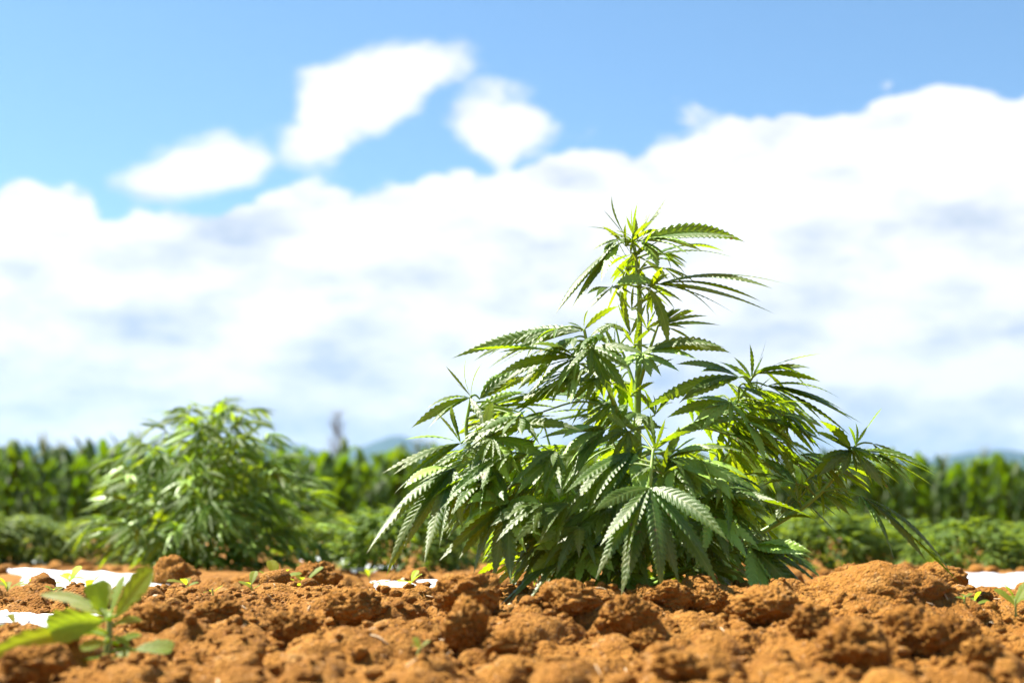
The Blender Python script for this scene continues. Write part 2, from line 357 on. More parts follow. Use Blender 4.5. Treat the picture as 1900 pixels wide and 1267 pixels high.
def make_heights():
    X, Y = np.meshgrid(gx, gy); Z = base_h(X, Y)
    core = (np.abs(X) < 3.0) & (Y > 1.2) & (Y < 9)
    fade = np.clip((3.0 - np.abs(X)) / 1.0, 0, 1) * np.clip((9 - Y) / 3, 0, 1) * np.clip((Y - 1.0) / .2, 0, 1)
    Z = Z + fade * np.where(Y > 2.5, .0095, .021) * fbm(X * 8, Y * 8, 0, 3, .5, 21)
    Z = Z + fade * np.where(core, .0062 * fbm(X * 42, Y * 42, 0, 3, .6, 31), 0)
    Z = Z + fade * np.where(core, .0030 * np.abs(fbm(X * 130, Y * 130, 0, 2, .6, 41)), 0)
    # lumps pressed into the soil
    N = 2600
    for k in range(N):
        if k < 2000:
            cx = rng.uniform(-1.0, 1.0); cy = rng.uniform(1.3, 2.75); r = .006 + .044 * rng.random() ** 3.4
        else:
            cx = rng.uniform(-2.6, 2.6); cy = 2.6 + 4.5 * rng.random() ** 1.4; r = .012 + .034 * rng.random() ** 2
        i0, i1 = np.searchsorted(gx, [cx - r * 1.4, cx + r * 1.4]); j0, j1 = np.searchsorted(gy, [cy - r * 1.4, cy + r * 1.4])
        if i1 - i0 < 2 or j1 - j0 < 2: continue
        sx, sy = X[j0:j1, i0:i1], Y[j0:j1, i0:i1]
        ang = rng.uniform(0, 3.14); ca, sa = math.cos(ang), math.sin(ang); e = rng.uniform(.65, 1)
        u = ((sx - cx) * ca + (sy - cy) * sa) / r; v = (-(sx - cx) * sa + (sy - cy) * ca) / (r * e)
        d = np.sqrt(u * u + v * v) + .28 * vnoise(sx / r * 1.6, sy / r * 1.6, k, 51) + .12 * vnoise(sx / r * 4, sy / r * 4, k, 52)
        cap = r * rng.uniform(.55, .95) * np.sqrt(np.clip(1 - d * d, 0, 1))
        Z[j0:j1, i0:i1] = np.maximum(Z[j0:j1, i0:i1], Z[j0:j1, i0:i1] * .35 + .65 * float(base_h(cx, cy)) + cap * .9 - r * .12)
    # the soil lies level where plastic film was spread
    for pts, _, _ in FILMS:
        P = [at(*p) for p in pts]; x0, x1 = min(p.x for p in P), max(p.x for p in P); y0, y1 = min(p.y for p in P) - .12, max(p.y for p in P) + .05
        mk = np.clip(np.minimum(np.minimum(X - x0, x1 - X) / .05, np.minimum(Y - y0, y1 - Y) / .06) + .5, 0, 1)
        tz = np.interp(Y, [P[0].y, P[3].y], [P[0].z, P[3].z]) - .006 + .004 * vnoise(X * 30, Y * 30, 0, 61)
        Z = Z * (1 - mk) + tz * mk
        if P[0].y > 2.4:                      # the bed is trodden lower in front of the film
            a0, a1 = P[0].x / P[0].y, P[1].x / P[1].y; pyn = (pts[0][1] + pts[3][1]) / 2 + 4
            sl = (at(950, pyn, 1.0).z - CAM_H); A = X / np.maximum(Y, .1)
            mk = np.clip(np.minimum(A - a0 + .006, a1 + .006 - A) / .010, 0, 1) * (Y > 1.7) * (Y < P[0].y)
            cap = CAM_H + sl * Y + .003 * vnoise(X * 60, Y * 60, 0, 62)
            Z = Z * (1 - mk) + np.minimum(Z, cap) * mk
    return X, Y, Z
GX, GY, GZ = make_heights()
def gh(x, y):
    i = int(np.clip(np.searchsorted(gx, x) - 1, 0, len(gx) - 2)); j = int(np.clip(np.searchsorted(gy, y) - 1, 0, len(gy) - 2))
    u = (x - gx[i]) / (gx[i + 1] - gx[i]); v = (y - gy[j]) / (gy[j + 1] - gy[j])
    return float((GZ[j, i] * (1 - u) + GZ[j, i + 1] * u) * (1 - v) + (GZ[j + 1, i] * (1 - u) + GZ[j + 1, i + 1] * u) * v)
def on_ground(px, py, start=1.35):
    """first point where the sight line meets the smooth ground"""
    d = ray(px, py); Y = start
    while Y < 40:
        p = at(px, py, Y)
        if p.z <= float(base_h(p.x, Y)): return p
        Y += .01 if Y < 5 else .05
    return p
def on_soil(px, py):
    Y = 1.4
    while Y < 6:
        p = at(px, py, Y)
        if p.z <= gh(p.x, Y): return p
        Y += .006
    return p
def build_ground():
    ny, nx = GZ.shape; mb = MB()
    i = np.arange(nx - 1)[None, :]; j = np.arange(ny - 1)[:, None]; b = j * nx + i
    q = np.stack([b, b + 1, b + nx + 1, b + nx], -1).reshape(-1, 4)
    mb.add(np.stack([GX, GY, GZ], -1).reshape(-1, 3), q)
    tag(mb.build('ground', M['soil']), kind='structure', label='orange brown ploughed field soil')
build_ground()

# ------------------------------------------------------------------ hills
def build_hills():
    px = [-3000, -600, 0, 200, 350, 520, 620, 680, 745, 800, 900, 1200, 1690, 1770, 1900, 2500, 5000]
    py = [842, 846, 842, 836, 840, 822, 842, 828, 808, 822, 850, 864, 857, 846, 857, 850, 846]
    mb = MB(); n = 700; az = np.linspace(-math.pi, math.pi, n)
    a_ref = np.array([(p - 950) / F for p in px]); top = np.interp(az, a_ref, [(1000 - v) / F for v in py])
    top = top + .0016 * fbm(az * 60, 0, 0, 4, .55, 77) + .0025 * vnoise(az * 9, 0, 3, 78) * (np.abs(az) > .5)
    D = 2400.0; rows = []
    for f, h in ((.72, -.0), (.78, .22), (.85, .55), (.92, .84), (1.0, 1.0), (1.1, .8), (1.25, .3), (1.35, -.01)):
        zz = np.maximum(top * D * h * (1 + .12 * fbm(az * 40, f * 9, 0, 3, .5, 79) * (h < .95)), -1)
        rows.append(np.stack([np.sin(az) * D * f, np.cos(az) * D * f, zz], -1))
    V = np.concatenate(rows); k = len(rows)
    i = np.arange(n - 1)[None, :]; j = np.arange(k - 1)[:, None]; b = j * n + i
    mb.add(V, np.stack([b, b + 1, b + n + 1, b + n], -1).reshape(-1, 4))
    tag(mb.build('hills', M['hill']), kind='structure', label='low wooded hills along the horizon')
build_hills()

# ------------------------------------------------------------------ leaflets
def leaflet(mb, P0, P2, ctrl, hw, nref, teeth=13, rpt=4, cols=3, fold=.25, curl=.25, pleat=.09, twist=0.0, a=.72, b=1.22, tooth=.33):
    """serrated, pleated leaflet along a quadratic curve; hw = half width, nref = direction its upper face looks"""
    P0, P2, ctrl, nref = [np.asarray(v, float) for v in (P0, P2, ctrl, nref)]
    nr = teeth * rpt; s = np.linspace(0, 1, nr + 1)
    L = np.linalg.norm(P2 - P0) + 1e-6
    prof = s ** a * (1 - s) ** b; prof /= (a / (a + b)) ** a * (b / (a + b)) ** b
    W = hw * np.maximum(prof, .012)
    ph = np.arange(nr + 1) % rpt / rpt
    tmod = 1 - tooth * np.where(ph < .55, (.55 - ph) / .55, (ph - .5) / .5 * .8)
    puffy = -np.cos(2 * np.pi * (ph - .5 + .5)) if rpt >= 3 else np.zeros(nr + 1)
    q = np.concatenate([-np.linspace(1, 1 / cols, cols), [0], np.linspace(1 / cols, 1, cols)])
    aq = np.abs(q)[None, :]
    sq = np.minimum(s[:, None] + aq * 1.15 * W[:, None] / L, 1.0)
    C = (1 - sq)[..., None] ** 2 * P0 + (2 * sq * (1 - sq))[..., None] * ctrl + sq[..., None] ** 2 * P2
    T = nrm((1 - sq)[..., None] * (ctrl - P0) + sq[..., None] * (P2 - ctrl))
    N = nrm(nref - (T @ nref)[..., None] * T); B = np.cross(T, N)
    if twist:
        an = (twist * sq)[..., None]; N, B = N * np.cos(an) + B * np.sin(an), B * np.cos(an) - N * np.sin(an)
    edge = np.where(aq > .99, tmod[:, None], 1.0)
    off = q[None, :] * W[:, None] * edge
    nz = fold * np.abs(off) - curl * aq ** 2 * W[:, None] + pleat * W[:, None] * (puffy * (1 + .6 * np.sin(s * 9 + hw * 4000)))[:, None] * np.where(aq > .99, .35, np.where(aq < .01, -.0, 1.0))
    V = C + B * off[..., None] + N * nz[..., None]
    nc = 2 * cols + 1; i = np.arange(nr)[:, None] * nc; j = np.arange(nc - 1)[None, :]
    qd = np.stack([i + j, i + j + 1, i + nc + j + 1, i + nc + j], -1).reshape(-1, 4)
    uv = np.stack([sq, np.broadcast_to(.5 + .5 * q, sq.shape)], -1).reshape(-1, 2)
    mb.add(V.reshape(-1, 3), qd, None, uv)

UP = np.array([0, 0, 1.0])
class Hemp:
    """a hemp plant: stem, branches, compound leaves with leaflets"""
    def __init__(s, name, base, label, quality=1, limit=300, mat='hemp', mpp=None):
        s.base = np.array(base, float); s.root = empty(name, base); tag(s.root, label, 'plant')
        s.q = quality; s.limit = limit; s.mat = M[mat]; s.lines = []; s.leaves = []
    def branch(s, pts, r0, r1, name='branch', n=28):
        P = spline(pts, n)
        mb = MB(); rr = np.linspace(r0, r1, n); tube(mb, P, rr, 9 if s.q else 6, rough=.04)
        mb.build(name, M['stem'], s.root, s.base); s.lines.append((P, name))
        return P
    def nearest(s, p):
        best = None
        for P, nm in s.lines:
            d = np.linalg.norm((P - p) * np.array([1, 1, 1]), axis=1) + np.where(P[:, 2] > p[2] + .01, .06, 0) + (0.02 if nm == 'stem' else 0)
            i = int(np.argmin(d))
            if best is None or d[i] < best[0]: best = (d[i], P[i])
        return best[1]
    def leaf(s, hub, tips, widths=None, frm=None, outward=None, jit=.3, hwf=.108, bend=1.0, pet_r=.0017):
        """hub and tips in world space"""
        hub = np.array(hub, float); tips = [np.array(t, float) for t in tips]
        frm = s.nearest(hub) if frm is None else np.array(frm, float)
        s.leaves.append((hub, tips, frm, widths, outward, jit, hwf, bend, pet_r))
    def finish(s):
        sizes = sorted([np.linalg.norm(t - l[0]) for l in s.leaves for t in l[1]], reverse=True)
        cut = sizes[min(len(sizes) - 1, s.limit)] if len(sizes) > s.limit else 0
        made = 0
        for hub, tips, frm, widths, outward, jit, hwf, bend, pet_r in s.leaves:
            mb = MB(); mid = (hub + frm) / 2; dl = np.linalg.norm(hub - frm)
            pet = spline([frm, mid + UP * dl * .10, hub], 9); tube(mb, pet, np.linspace(pet_r * 1.15, pet_r * .8, 9), 6)
            subs = []; axis = np.array([s.base[0], s.base[1], 0])
            big = []
            for k, tip in enumerate(tips):
                v = tip - hub; L = np.linalg.norm(v); t = v / L
                out = (hub + tip) / 2 - axis; out[2] = 0; out = out / (np.linalg.norm(out) + 1e-6)
                if outward is not None: out = nrm(out * .4 + np.array(outward, float))
                hz = math.sqrt(max(0, 1 - t[2] ** 2)); up_t = max(0, t[2])
                ctrl = (hub + tip) / 2 + bend * rng.uniform(.55, 1.6) * L * (.15 * hz * UP + (.13 * (1 - hz) + .05 * up_t) * out) + rng.normal(0, .015, 3) * L
                nref = UP * (.75 if t[2] < .35 else .25) + out * (.55 if t[2] < .35 else -.6) + np.array([0, -.32, 0]) + rng.normal(0, jit, 3) * .7
                w = widths[k] if widths else 1.0
                hw = min(1, (.11 / L) ** .5) * L * hwf * w * rng.uniform(.74, .96)
                tgt = MB() if L > cut * 1.0001 and made < s.limit else mb
                if s.q == 2: nt = int(np.clip(L / .0105, 8, 20)); rp, cl = 4, 3
                elif s.q == 1: nt = int(np.clip(L / .016, 6, 11)); rp, cl = 2, 2
                else: nt, rp, cl = 5, 1, 1
                leaflet(tgt, hub, tip, ctrl, hw, nref, nt, rp, cl, fold=rng.uniform(.05, .40), curl=rng.uniform(.1, .35), pleat=rng.uniform(.045, .075), twist=rng.normal(0, .5), tooth=rng.uniform(.24, .42))
                if tgt is not mb: big.append(tgt); made += 1
            lo = mb.build('leaf', s.mat if not big else M['stem'], s.root, s.base)
            for b in big: b.build('leaflet', s.mat, lo, s.base)

# ------------------------------------------------------------------ the plant in focus
D0 = 2.40
def W3(px, py, dy=0.0): return np.array(at(px, py, D0 + dy))
PX = D0 / F       # metres per pixel at the plant

def build_main():
    b = at(1190, 1120, D0); zb = gh(b.x, D0)
    h = Hemp('hemp_plant', (b.x, D0, zb - .01), 'tall bushy green hemp plant in sharp focus right of centre', 2, 300)
    h.branch([(b.x, D0, zb - .02), W3(1188, 1000), W3(1183, 770), W3(1186, 640), W3(1186, 540), W3(1176, 450)], .0085, .0028, 'stem', 60)
    br = {
        'B1': [(1188, 1060, 0), (1080, 985, -.08), (960, 935, -.12), (900, 885, -.10), (866, 810, -.08), (874, 735, -.08)],
        'B2': [(1185, 800, 0), (1152, 775, -.03), (1125, 712, -.07), (1096, 660, -.09), (1084, 612, -.10)],
        'B3': [(1184, 850, 0), (1262, 800, .02), (1360, 750, .04), (1396, 700, .03)],
        'B4': [(1188, 1085, 0), (1290, 1050, .05), (1375, 1008, .05), (1490, 940, .02), (1548, 885, 0), (1588, 826, 0)],
        'B5': [(1188, 1090, 0), (1196, 990, -.17), (1205, 905, -.24), (1212, 835, -.22)],
        'B6': [(1187, 1040, 0), (1090, 950, .14), (1030, 850, .22), (1010, 790, .22)],
        'B7': [(1187, 1030, 0), (1290, 930, .12), (1345, 850, .18), (1385, 805, .2)],
        'B8': [(1188, 1095, 0), (1130, 1050, -.12), (1085, 1014, -.17)],
        'B9': [(1188, 1095, 0), (1300, 1045, -.12), (1390, 1012, -.18)],
        'B10': [(1188, 1100, 0), (1070, 1060, .02), (985, 1040, .04)],
        'B11': [(1184, 720, 0), (1205, 650, -.02), (1222, 602, -.03)],
        'B12': [(1184, 740, 0), (1165, 680, .02), (1150, 640, .03)],
    }
    rad = {'B1': .0065, 'B4': .0068, 'B3': .005, 'B2': .005, 'B5': .006}
    for k, p in br.items(): h.branch([W3(*q) for q in p], rad.get(k, .0042), .0024 if k in rad else .0016)

    # hub (x, y, depth), tips in photo pixels, sign of depth lean, half-width factor, reach of the longest leaflet
    S = [
     # crown
     ((1166, 447, 0), [(1135, 363), (1088, 422), (1119, 389)], 0, .075),
     ((1175, 437, .01), [(1172, 386), (1183, 375)], 0, .07),
     ((1184, 440, .01), [(1237, 366), (1229, 392), (1201, 396)], 0, .075),
     ((1190, 447, -.01), [(1382, 449), (1368, 440), (1279, 473), (1222, 498)], -1, .115),
     ((1196, 482, .02), [(1368, 481), (1344, 467), (1240, 520)], 1, .115),
     ((1148, 452, 0), [(1030, 584), (1058, 577), (1115, 523), (1120, 470)], -1, .115),
     ((1162, 500, .02), [(1124, 582), (1160, 600), (1150, 560)], 0, .12),
     ((1222, 527, 0), [(1474, 532), (1434, 536), (1441, 584), (1331, 587), (1142, 527)], -1, .095),
     ((1206, 535, -.03), [(1240, 642), (1230, 495), (1250, 514)], -1, .13),
     ((1225, 605, -.02), [(1338, 604), (1288, 577), (1251, 571), (1283, 631)], 1, .10),
     ((1192, 655, -.04), [(1356, 655), (1345, 645), (1262, 690), (1208, 700), (1150, 690)], -1, .12),
     ((1170, 620, .03), [(1160, 540), (1120, 600), (1145, 560), (1200, 560)], 0, .10),
     # centre-left branch
     ((1084, 612, -.1), [(1150, 568), (1052, 598), (1120, 580), (1092, 575)], 0, .11),
     ((1078, 614, -.06), [(838, 665), (879, 670), (917, 683), (960, 625)], 1, .10),
     ((1070, 664, -.10), [(873, 649), (915, 732), (1036, 722), (1059, 748), (985, 640)], -1, .11),
     ((1098, 645, -.12), [(1141, 744), (1195, 657), (1170, 690), (1050, 690)], -1, .13),
     ((1118, 702, -.05), [(945, 745), (930, 762), (948, 778), (1010, 735)], 1, .11),
     ((1150, 765, .05), [(960, 745), (985, 790), (1080, 725)], 1, .10),
     # left branch
     ((874, 736, -.08), [(868, 658), (895, 674), (827, 679), (848, 712)], 0, .075),
     ((872, 738, -.09), [(763, 794), (795, 790), (815, 750), (905, 800)], -1, .10),
     ((890, 740, -.04), [(1010, 675), (985, 700), (960, 690), (930, 700)], 1, .11),
     ((880, 765, -.03), [(1130, 735), (1065, 748), (1000, 735), (960, 770)], 1, .10),
     ((855, 822, -.10), [(709, 878), (729, 881), (731, 916), (810, 765), (838, 752)], -1, .095),
     ((898, 815, -.12), [(1082, 800), (1022, 858), (985, 760), (950, 900), (915, 745)], -1, .11),
     ((842, 868, -.13), [(680, 1027), (716, 1069), (787, 1045), (858, 982), (815, 1004), (750, 905)], -1, .115),
     ((900, 842, -.15), [(934, 912), (865, 915), (880, 780)], -1, .13),
     ((946, 931, -.16), [(815, 1040), (878, 1068), (948, 1083), (1018, 1030), (868, 934), (1000, 936)], -1, .13),
     # centre
     ((1123, 797, -.10), [(1000, 814), (1040, 848), (990, 916), (1060, 900)], -1, .135),
     ((1166, 800, -.12), [(1135, 862), (1190, 860), (1240, 795), (1125, 770), (1100, 830)], -1, .16),
     ((1176, 838, -.16), [(1090, 955), (1108, 955), (1036, 978), (1048, 915), (1205, 930)], -1, .115),
     ((1205, 905, -.25), [(1104, 1077), (1152, 1107), (1228, 1103), (1334, 1089), (1352, 1005), (1100, 950)], -1, .128),
     ((1240, 850, -.16), [(1318, 832), (1393, 843), (1417, 919), (1322, 908), (1260, 790)], -1, .11),
     ((1290, 925, -.10), [(1420, 1092), (1440, 928), (1380, 1030), (1517, 965)], -1, .13),
     ((1215, 832, -.22), [(1205, 760), (1235, 775), (1190, 780), (1285, 800)], 0, .085),
     ((1392, 1013, -.18), [(1535, 1100), (1467, 1148), (1496, 1127), (1518, 1044), (1508, 1026), (1400, 1110)], -1, .13),
     # right upper branch
     ((1394, 702, .03), [(1391, 638), (1422, 629), (1418, 655), (1361, 662), (1322, 668)], 0, .085),
     ((1402, 694, .02), [(1527, 656), (1523, 708), (1480, 690)], -1, .095),
     ((1423, 716, .02), [(1602, 787), (1579, 809), (1507, 780), (1560, 740)], -1, .115),
     ((1372, 700, 0), [(1254, 676), (1259, 749), (1300, 690), (1188, 764)], -1, .10),
     ((1355, 745, .0), [(1237, 775), (1300, 800), (1290, 740), (1400, 810)], -1, .115),
     ((1378, 778, -.03), [(1243, 817), (1420, 859), (1462, 824), (1499, 847), (1510, 752)], -1, .115),
     ((1416, 778, .02), [(1552, 832), (1524, 836), (1478, 850), (1500, 790)], 1, .11),
     # right lower branch
     ((1587, 826, 0), [(1637, 756), (1587, 783), (1573, 790), (1610, 790)], 0, .085),
     ((1600, 836, -.02), [(1738, 879), (1734, 904), (1703, 913), (1660, 840)], -1, .115),
     ((1580, 836, -.04), [(1513, 778), (1528, 812), (1490, 897), (1563, 880), (1640, 908)], -1, .125),
     ((1597, 920, -.05), [(1660, 1042), (1780, 1080), (1765, 1063), (1600, 950)], -1, .095),
     ((1476, 897, -.02), [(1400, 840), (1440, 830), (1410, 905), (1370, 880)], 1, .11),
     ((1440, 965, .0), [(1518, 963), (1480, 900), (1400, 900)], 1, .11),
     # low in the middle
     ((1085, 1014, -.17), [(924, 1127), (970, 1136), (1026, 1092), (1110, 1077), (1140, 1060), (990, 1020)], -1, .12),
     ((985, 1040, .03), [(880, 1070), (905, 1105), (940, 1110), (1040, 1100), (930, 1000)], -1, .12),
     ((1150, 1060, -.18), [(1090, 1110), (1130, 1125), (1190, 1130), (1215, 1090)], -1, .13),
     ((1300, 1045, -.15), [(1260, 1115), (1310, 1125), (1360, 1110), (1380, 1070)], -1, .14),
    ]
    for (hx, hy, hd), tips, ds, hw in S:
        hub = W3(hx, hy, hd); lens = [math.hypot(a - hx, c - hy) for a, c in tips]; Lm = max(lens)
        T = []
        for (a, c), l in zip(tips, lens):
            full = Lm * random.uniform(1.02, 1.2)
            dz = min(1.1 * max(l, 40), math.sqrt(max(0, full * full - l * l))) * PX * .8
            sg = ds if ds else random.choice((-1, 1)) * .5
            T.append(W3(a, c, hd + sg * dz))
        wd = [min(1.6, max(1.0, .55 * Lm / max(l, 1))) for l in lens]
        if ds and len(T) > 2:       # the leaflets between the ones traced
            od = sorted(range(len(T)), key=lambda i: math.atan2(tips[i][1] - hy, tips[i][0] - hx) % 6.283)
            for i0, i1 in zip(od, od[1:]):
                a0 = np.array(tips[i0], float) - (hx, hy); a1 = np.array(tips[i1], float) - (hx, hy)
                cs = a0 @ a1 / (np.linalg.norm(a0) * np.linalg.norm(a1))
                if .15 < cs < .995:
                    T.append(hub + (T[i0] - hub) * random.uniform(.38, .5) + (T[i1] - hub) * random.uniform(.38, .5) + rng.normal(0, .008, 3)); wd.append(1.0)
        h.leaf(hub, T, wd, hwf=hw)
    # leaves deeper in the bush, kept inside the outline of the plant
    poly = [(1090, 800), (1240, 790), (1400, 820), (1480, 880), (1440, 980), (1500, 1060), (1430, 1108), (935, 1112), (885, 1040), (850, 960), (880, 870), (950, 830)]
    def inside(x, y):
        c = False; j = len(poly) - 1
        for i in range(len(poly)):
            (xi, yi), (xj, yj) = poly[i], poly[j]
            if (yi > y) != (yj > y) and x < (xj - xi) * (y - yi) / (yj - yi) + xi: c = not c
            j = i
        return c
    def fill(count, box, deps, sizes, test):
        n = 0; tries = 0
        while n < count and tries < 8000:
            tries += 1
            hx, hy = random.uniform(box[0], box[2]), random.uniform(box[1], box[3])
            if not test(hx, hy): continue
            dy = random.uniform(*deps)
            hub = W3(hx, hy, dy); ax = np.array([h.base[0], h.base[1], 0]); out = hub - ax; out[2] = 0; out = nrm(out)
            ang0 = math.atan2(out[1], out[0]) + random.uniform(-.6, .6); size = random.uniform(*sizes); big = random.random() < .5
            T = []
            for k in ((-3, -2, -1, 0, 1, 2, 3) if big else (-2, -1, 0, 1, 2)):
                a = ang0 + k * random.uniform(.30, .42); L = size * (1 - .11 * abs(k)); dr = random.uniform(.25, .85)
                T.append(hub + L * np.array([math.cos(a) * math.cos(dr), math.sin(a) * math.cos(dr), -math.sin(dr)]))
            if not all(test(*proj(t)) and t[2] > .0 for t in T): continue
            h.leaf(hub, T, None, hwf=random.uniform(.10, .125)); n += 1
    fill(44, (880, 815, 1470, 960), (.03, .30), (.10, .16), inside)
    fill(46, (900, 830, 1450, 1000), (-.22, -.02), (.08, .13), inside)
    fill(90, (880, 940, 1470, 1095), (-.17, .28), (.10, .17), inside)
    fill(22, (1260, 730, 1500, 850), (.02, .16), (.08, .12), lambda x, y: 1235 < x < 1540 and 690 + max(0, x - 1420) * .7 < y < 880)
    fill(26, (830, 770, 970, 930), (-.17, -.02), (.075, .12), lambda x, y: 770 + max(0, 900 - y) * .35 < x < 1040 and 735 < y < 1020)
    fill(12, (870, 750, 1010, 870), (-.06, .10), (.08, .12), lambda x, y: 830 < x < 1040 and 735 < y < 930)
    fill(7, (1450, 830, 1570, 930), (-.05, .12), (.07, .11), lambda x, y: 1400 < x < 1640 and 800 + max(0, x - 1590) * 1.2 < y < 1010)
    fill(9, (1090, 690, 1220, 790), (-.05, .08), (.07, .10), lambda x, y: 1050 < x < 1260 and 660 < y < 840)
    fill(9, (1120, 440, 1240, 620), (-.04, .04), (.05, .08), lambda x, y: 1085 < x < 1300 and 425 < y < 680)
    fill(10, (1010, 600, 1140, 720), (-.13, .0), (.06, .10), lambda x, y: 930 < x < 1210 and 575 + max(0, 1060 - x) * .3 < y < 780)
    fill(10, (1320, 670, 1480, 770), (-.04, .10), (.06, .10), lambda x, y: 1265 < x < 1545 and 640 + max(0, x - 1450) * .7 < y < 830)
    fill(6, (1540, 800, 1640, 880), (-.05, .06), (.05, .085), lambda x, y: 1480 < x < 1715 and 775 + max(0, x - 1600) * .5 < y < 940)
    # young shoots in the leaf axils
    for (x, y, d, sz) in ((1172, 446, -.02, 62), (1182, 448, .01, 58), (1160, 456, 0, 55), (1192, 466, -.01, 55), (1168, 486, .01, 60), (1170, 470, -.01, 40), (1186, 500, -.02, 38), (1176, 522, .01, 42), (1197, 556, -.02, 46), (1172, 575, .01, 48), (1200, 610, -.02, 50),
                          (1176, 640, -.02, 46), (1146, 655, .02, 60), (1206, 690, -.02, 50), (1170, 735, -.03, 50), (1215, 770, -.03, 60), (1100, 690, -.08, 40), (905, 790, -.1, 50),
                          (1345, 770, .02, 50), (1400, 730, .02, 42), (1480, 930, .0, 60), (1545, 880, -.01, 46), (1160, 870, -.15, 55), (1230, 880, -.22, 50), (950, 900, -.13, 55), (1085, 985, -.16, 50), (1350, 1000, -.1, 50)):
        hub = W3(x, y, d); T = []
        for k in range(5):
            a = k * 1.257 + random.uniform(-.4, .4); e = random.uniform(.25, 1.15); L = sz * PX * random.uniform(.75, 1.2)
            T.append(hub + L * np.array([math.cos(a) * math.cos(e), math.sin(a) * math.cos(e), math.sin(e)]))
        h.leaf(hub, T, None, hwf=.095)
    h.finish()
build_main()

# ------------------------------------------------------------------ blurred plant behind, on the left
def bushy(h, base, H, Wd, nb, leaf, seed, trunk_r=.008, topscale=1.0):
    rs = random.Random(seed); bx, by, bz = base
    P = h.branch([(bx, by, bz - .02), (bx + .01, by, bz + H * .4), (bx - .005, by, bz + H * .75), (bx + .008, by, bz + H * .97)], trunk_r, trunk_r * .3, 'stem', 30)
    def fan(hub, ang0, size, drop, nl):
        T = []
        for k in range(nl):
            kk = k - (nl - 1) / 2; a = ang0 + kk * rs.uniform(.28, .42) * 7 / (nl + 2); L = size * (1 - .10 * abs(kk)); dr = drop + rs.uniform(-.25, .25)
            T.append(np.array(hub) + L * np.array([math.cos(a) * math.cos(dr), math.sin(a) * math.cos(dr), -math.sin(dr)]))
        T = [np.array([t[0], t[1], max(t[2], bz + .015)]) for t in T]
        h.leaf(hub, T, None, hwf=rs.uniform(.08, .105))
    for i in range(nb):
        f = i / (nb - 1); zz = bz + H * (.03 + .81 * f); ang = i * 2.4 + rs.uniform(-.3, .3)
        reach = Wd * .5 * (1 - f ** 2.4 * .80) * rs.uniform(.62, .8)
        rise = H * rs.uniform(.10, .2) * (1 - .3 * f)
        d = np.array([math.cos(ang), math.sin(ang), 0]); s0 = np.array([bx, by, zz])
        B = h.branch([s0, s0 + d * reach * .55 + UP * rise * .3, s0 + d * reach + UP * rise], trunk_r * .55, trunk_r * .2, n=14)
        nl = 5 + int(5 * (1 - f))
        for k in range(nl):
            p = B[int((.15 + .85 * k / max(1, nl - 1)) * 13)]; side = (-1) ** k * rs.uniform(.3, .9)
            a = ang + side; hub = p + .035 * np.array([math.cos(a), math.sin(a), .5])
            fan(hub, a, leaf * rs.uniform(.75, 1.1) * (1 - .3 * f), rs.uniform(.25, .95) * (1 - .35 * f), rs.choice((5, 5, 7)))
        fan(B[-1] + UP * .01, ang, leaf * .7, rs.uniform(-.3, .4), 5)
    top = P[-1]
    for a in range(4): fan(top - UP * .02 * a, a * 1.7 + .4, leaf * (.55 + .06 * a), rs.uniform(-.75, .05), 4)

D1 = 4.8
b1 = at(385, 1062, D1)
hp = Hemp('hemp_plant', (b1.x, D1, gh(b1.x, D1) - .01), 'out of focus bushy hemp plant left of the tall one', 1, 300, 'hemp_far')
bushy(hp, (b1.x, D1, gh(b1.x, D1)), .60, .98, 46, .165, 3)
hp.finish()

# ------------------------------------------------------------------ low crop plants in front of the maize
def ribbon_cloud(mb, n, rx, ry, H, leaf, seed):
    """many small pointed leaves over a mound"""
    r = np.random.default_rng(seed)
    for k in range(n):
        a = r.uniform(0, 6.283); u = r.random() ** .6; zf = r.random() ** .8
        rad = math.sqrt(max(0, 1 - zf ** 2.2)) * (.45 + .55 * u)
        lump = 1 + .16 * math.sin(3 * a + seed) + .1 * math.sin(7 * a + 2 * zf)
        hub = np.array([rx * rad * lump * math.cos(a), ry * rad * lump * math.sin(a), H * zf * (.75 + .25 * u) + .01])
        for j in range(3):
            aa = a + r.uniform(-1.1, 1.1); dr = r.uniform(-.35, .9); L = leaf * r.uniform(.6, 1.15)
            d = np.array([math.cos(aa) * math.cos(dr), math.sin(aa) * math.cos(dr), -math.sin(dr)])
            s = nrm(np.cross(d, UP) + r.normal(0, .3, 3)); w = L * r.uniform(.10, .15); up = np.cross(s, d) * L * .08
            tip = hub + d * L; tip[2] = max(tip[2], .0)
            V = [hub, hub + d * L * .4 + s * w + up, hub + d * L * .45 + up * 1.6, hub + d * L * .4 - s * w + up, tip]
            mb.add(V, None, [[0, 1, 2], [0, 2, 3], [1, 4, 2], [2, 4, 3]], [[0, .5], [.4, 1], [.4, .5], [.4, 0], [1, .5]])
bush_meshes = []
for sd in range(4):
    mb = MB(); ribbon_cloud(mb, 620, .30, .26, .29, .085, 100 + sd); bush_meshes.append(mb.mesh('foliage', M['bush']))
mbs = MB(); 
for a in np.linspace(0, 6.28, 6)[:-1]: tube(mbs, spline([(0, 0, -.02), (.05 * math.cos(a), .05 * math.sin(a), .08), (.15 * math.cos(a), .15 * math.sin(a), .19)], 6), np.linspace(.006, .002, 6), 5)
bush_stem = mbs.mesh('stem', M['stem'])
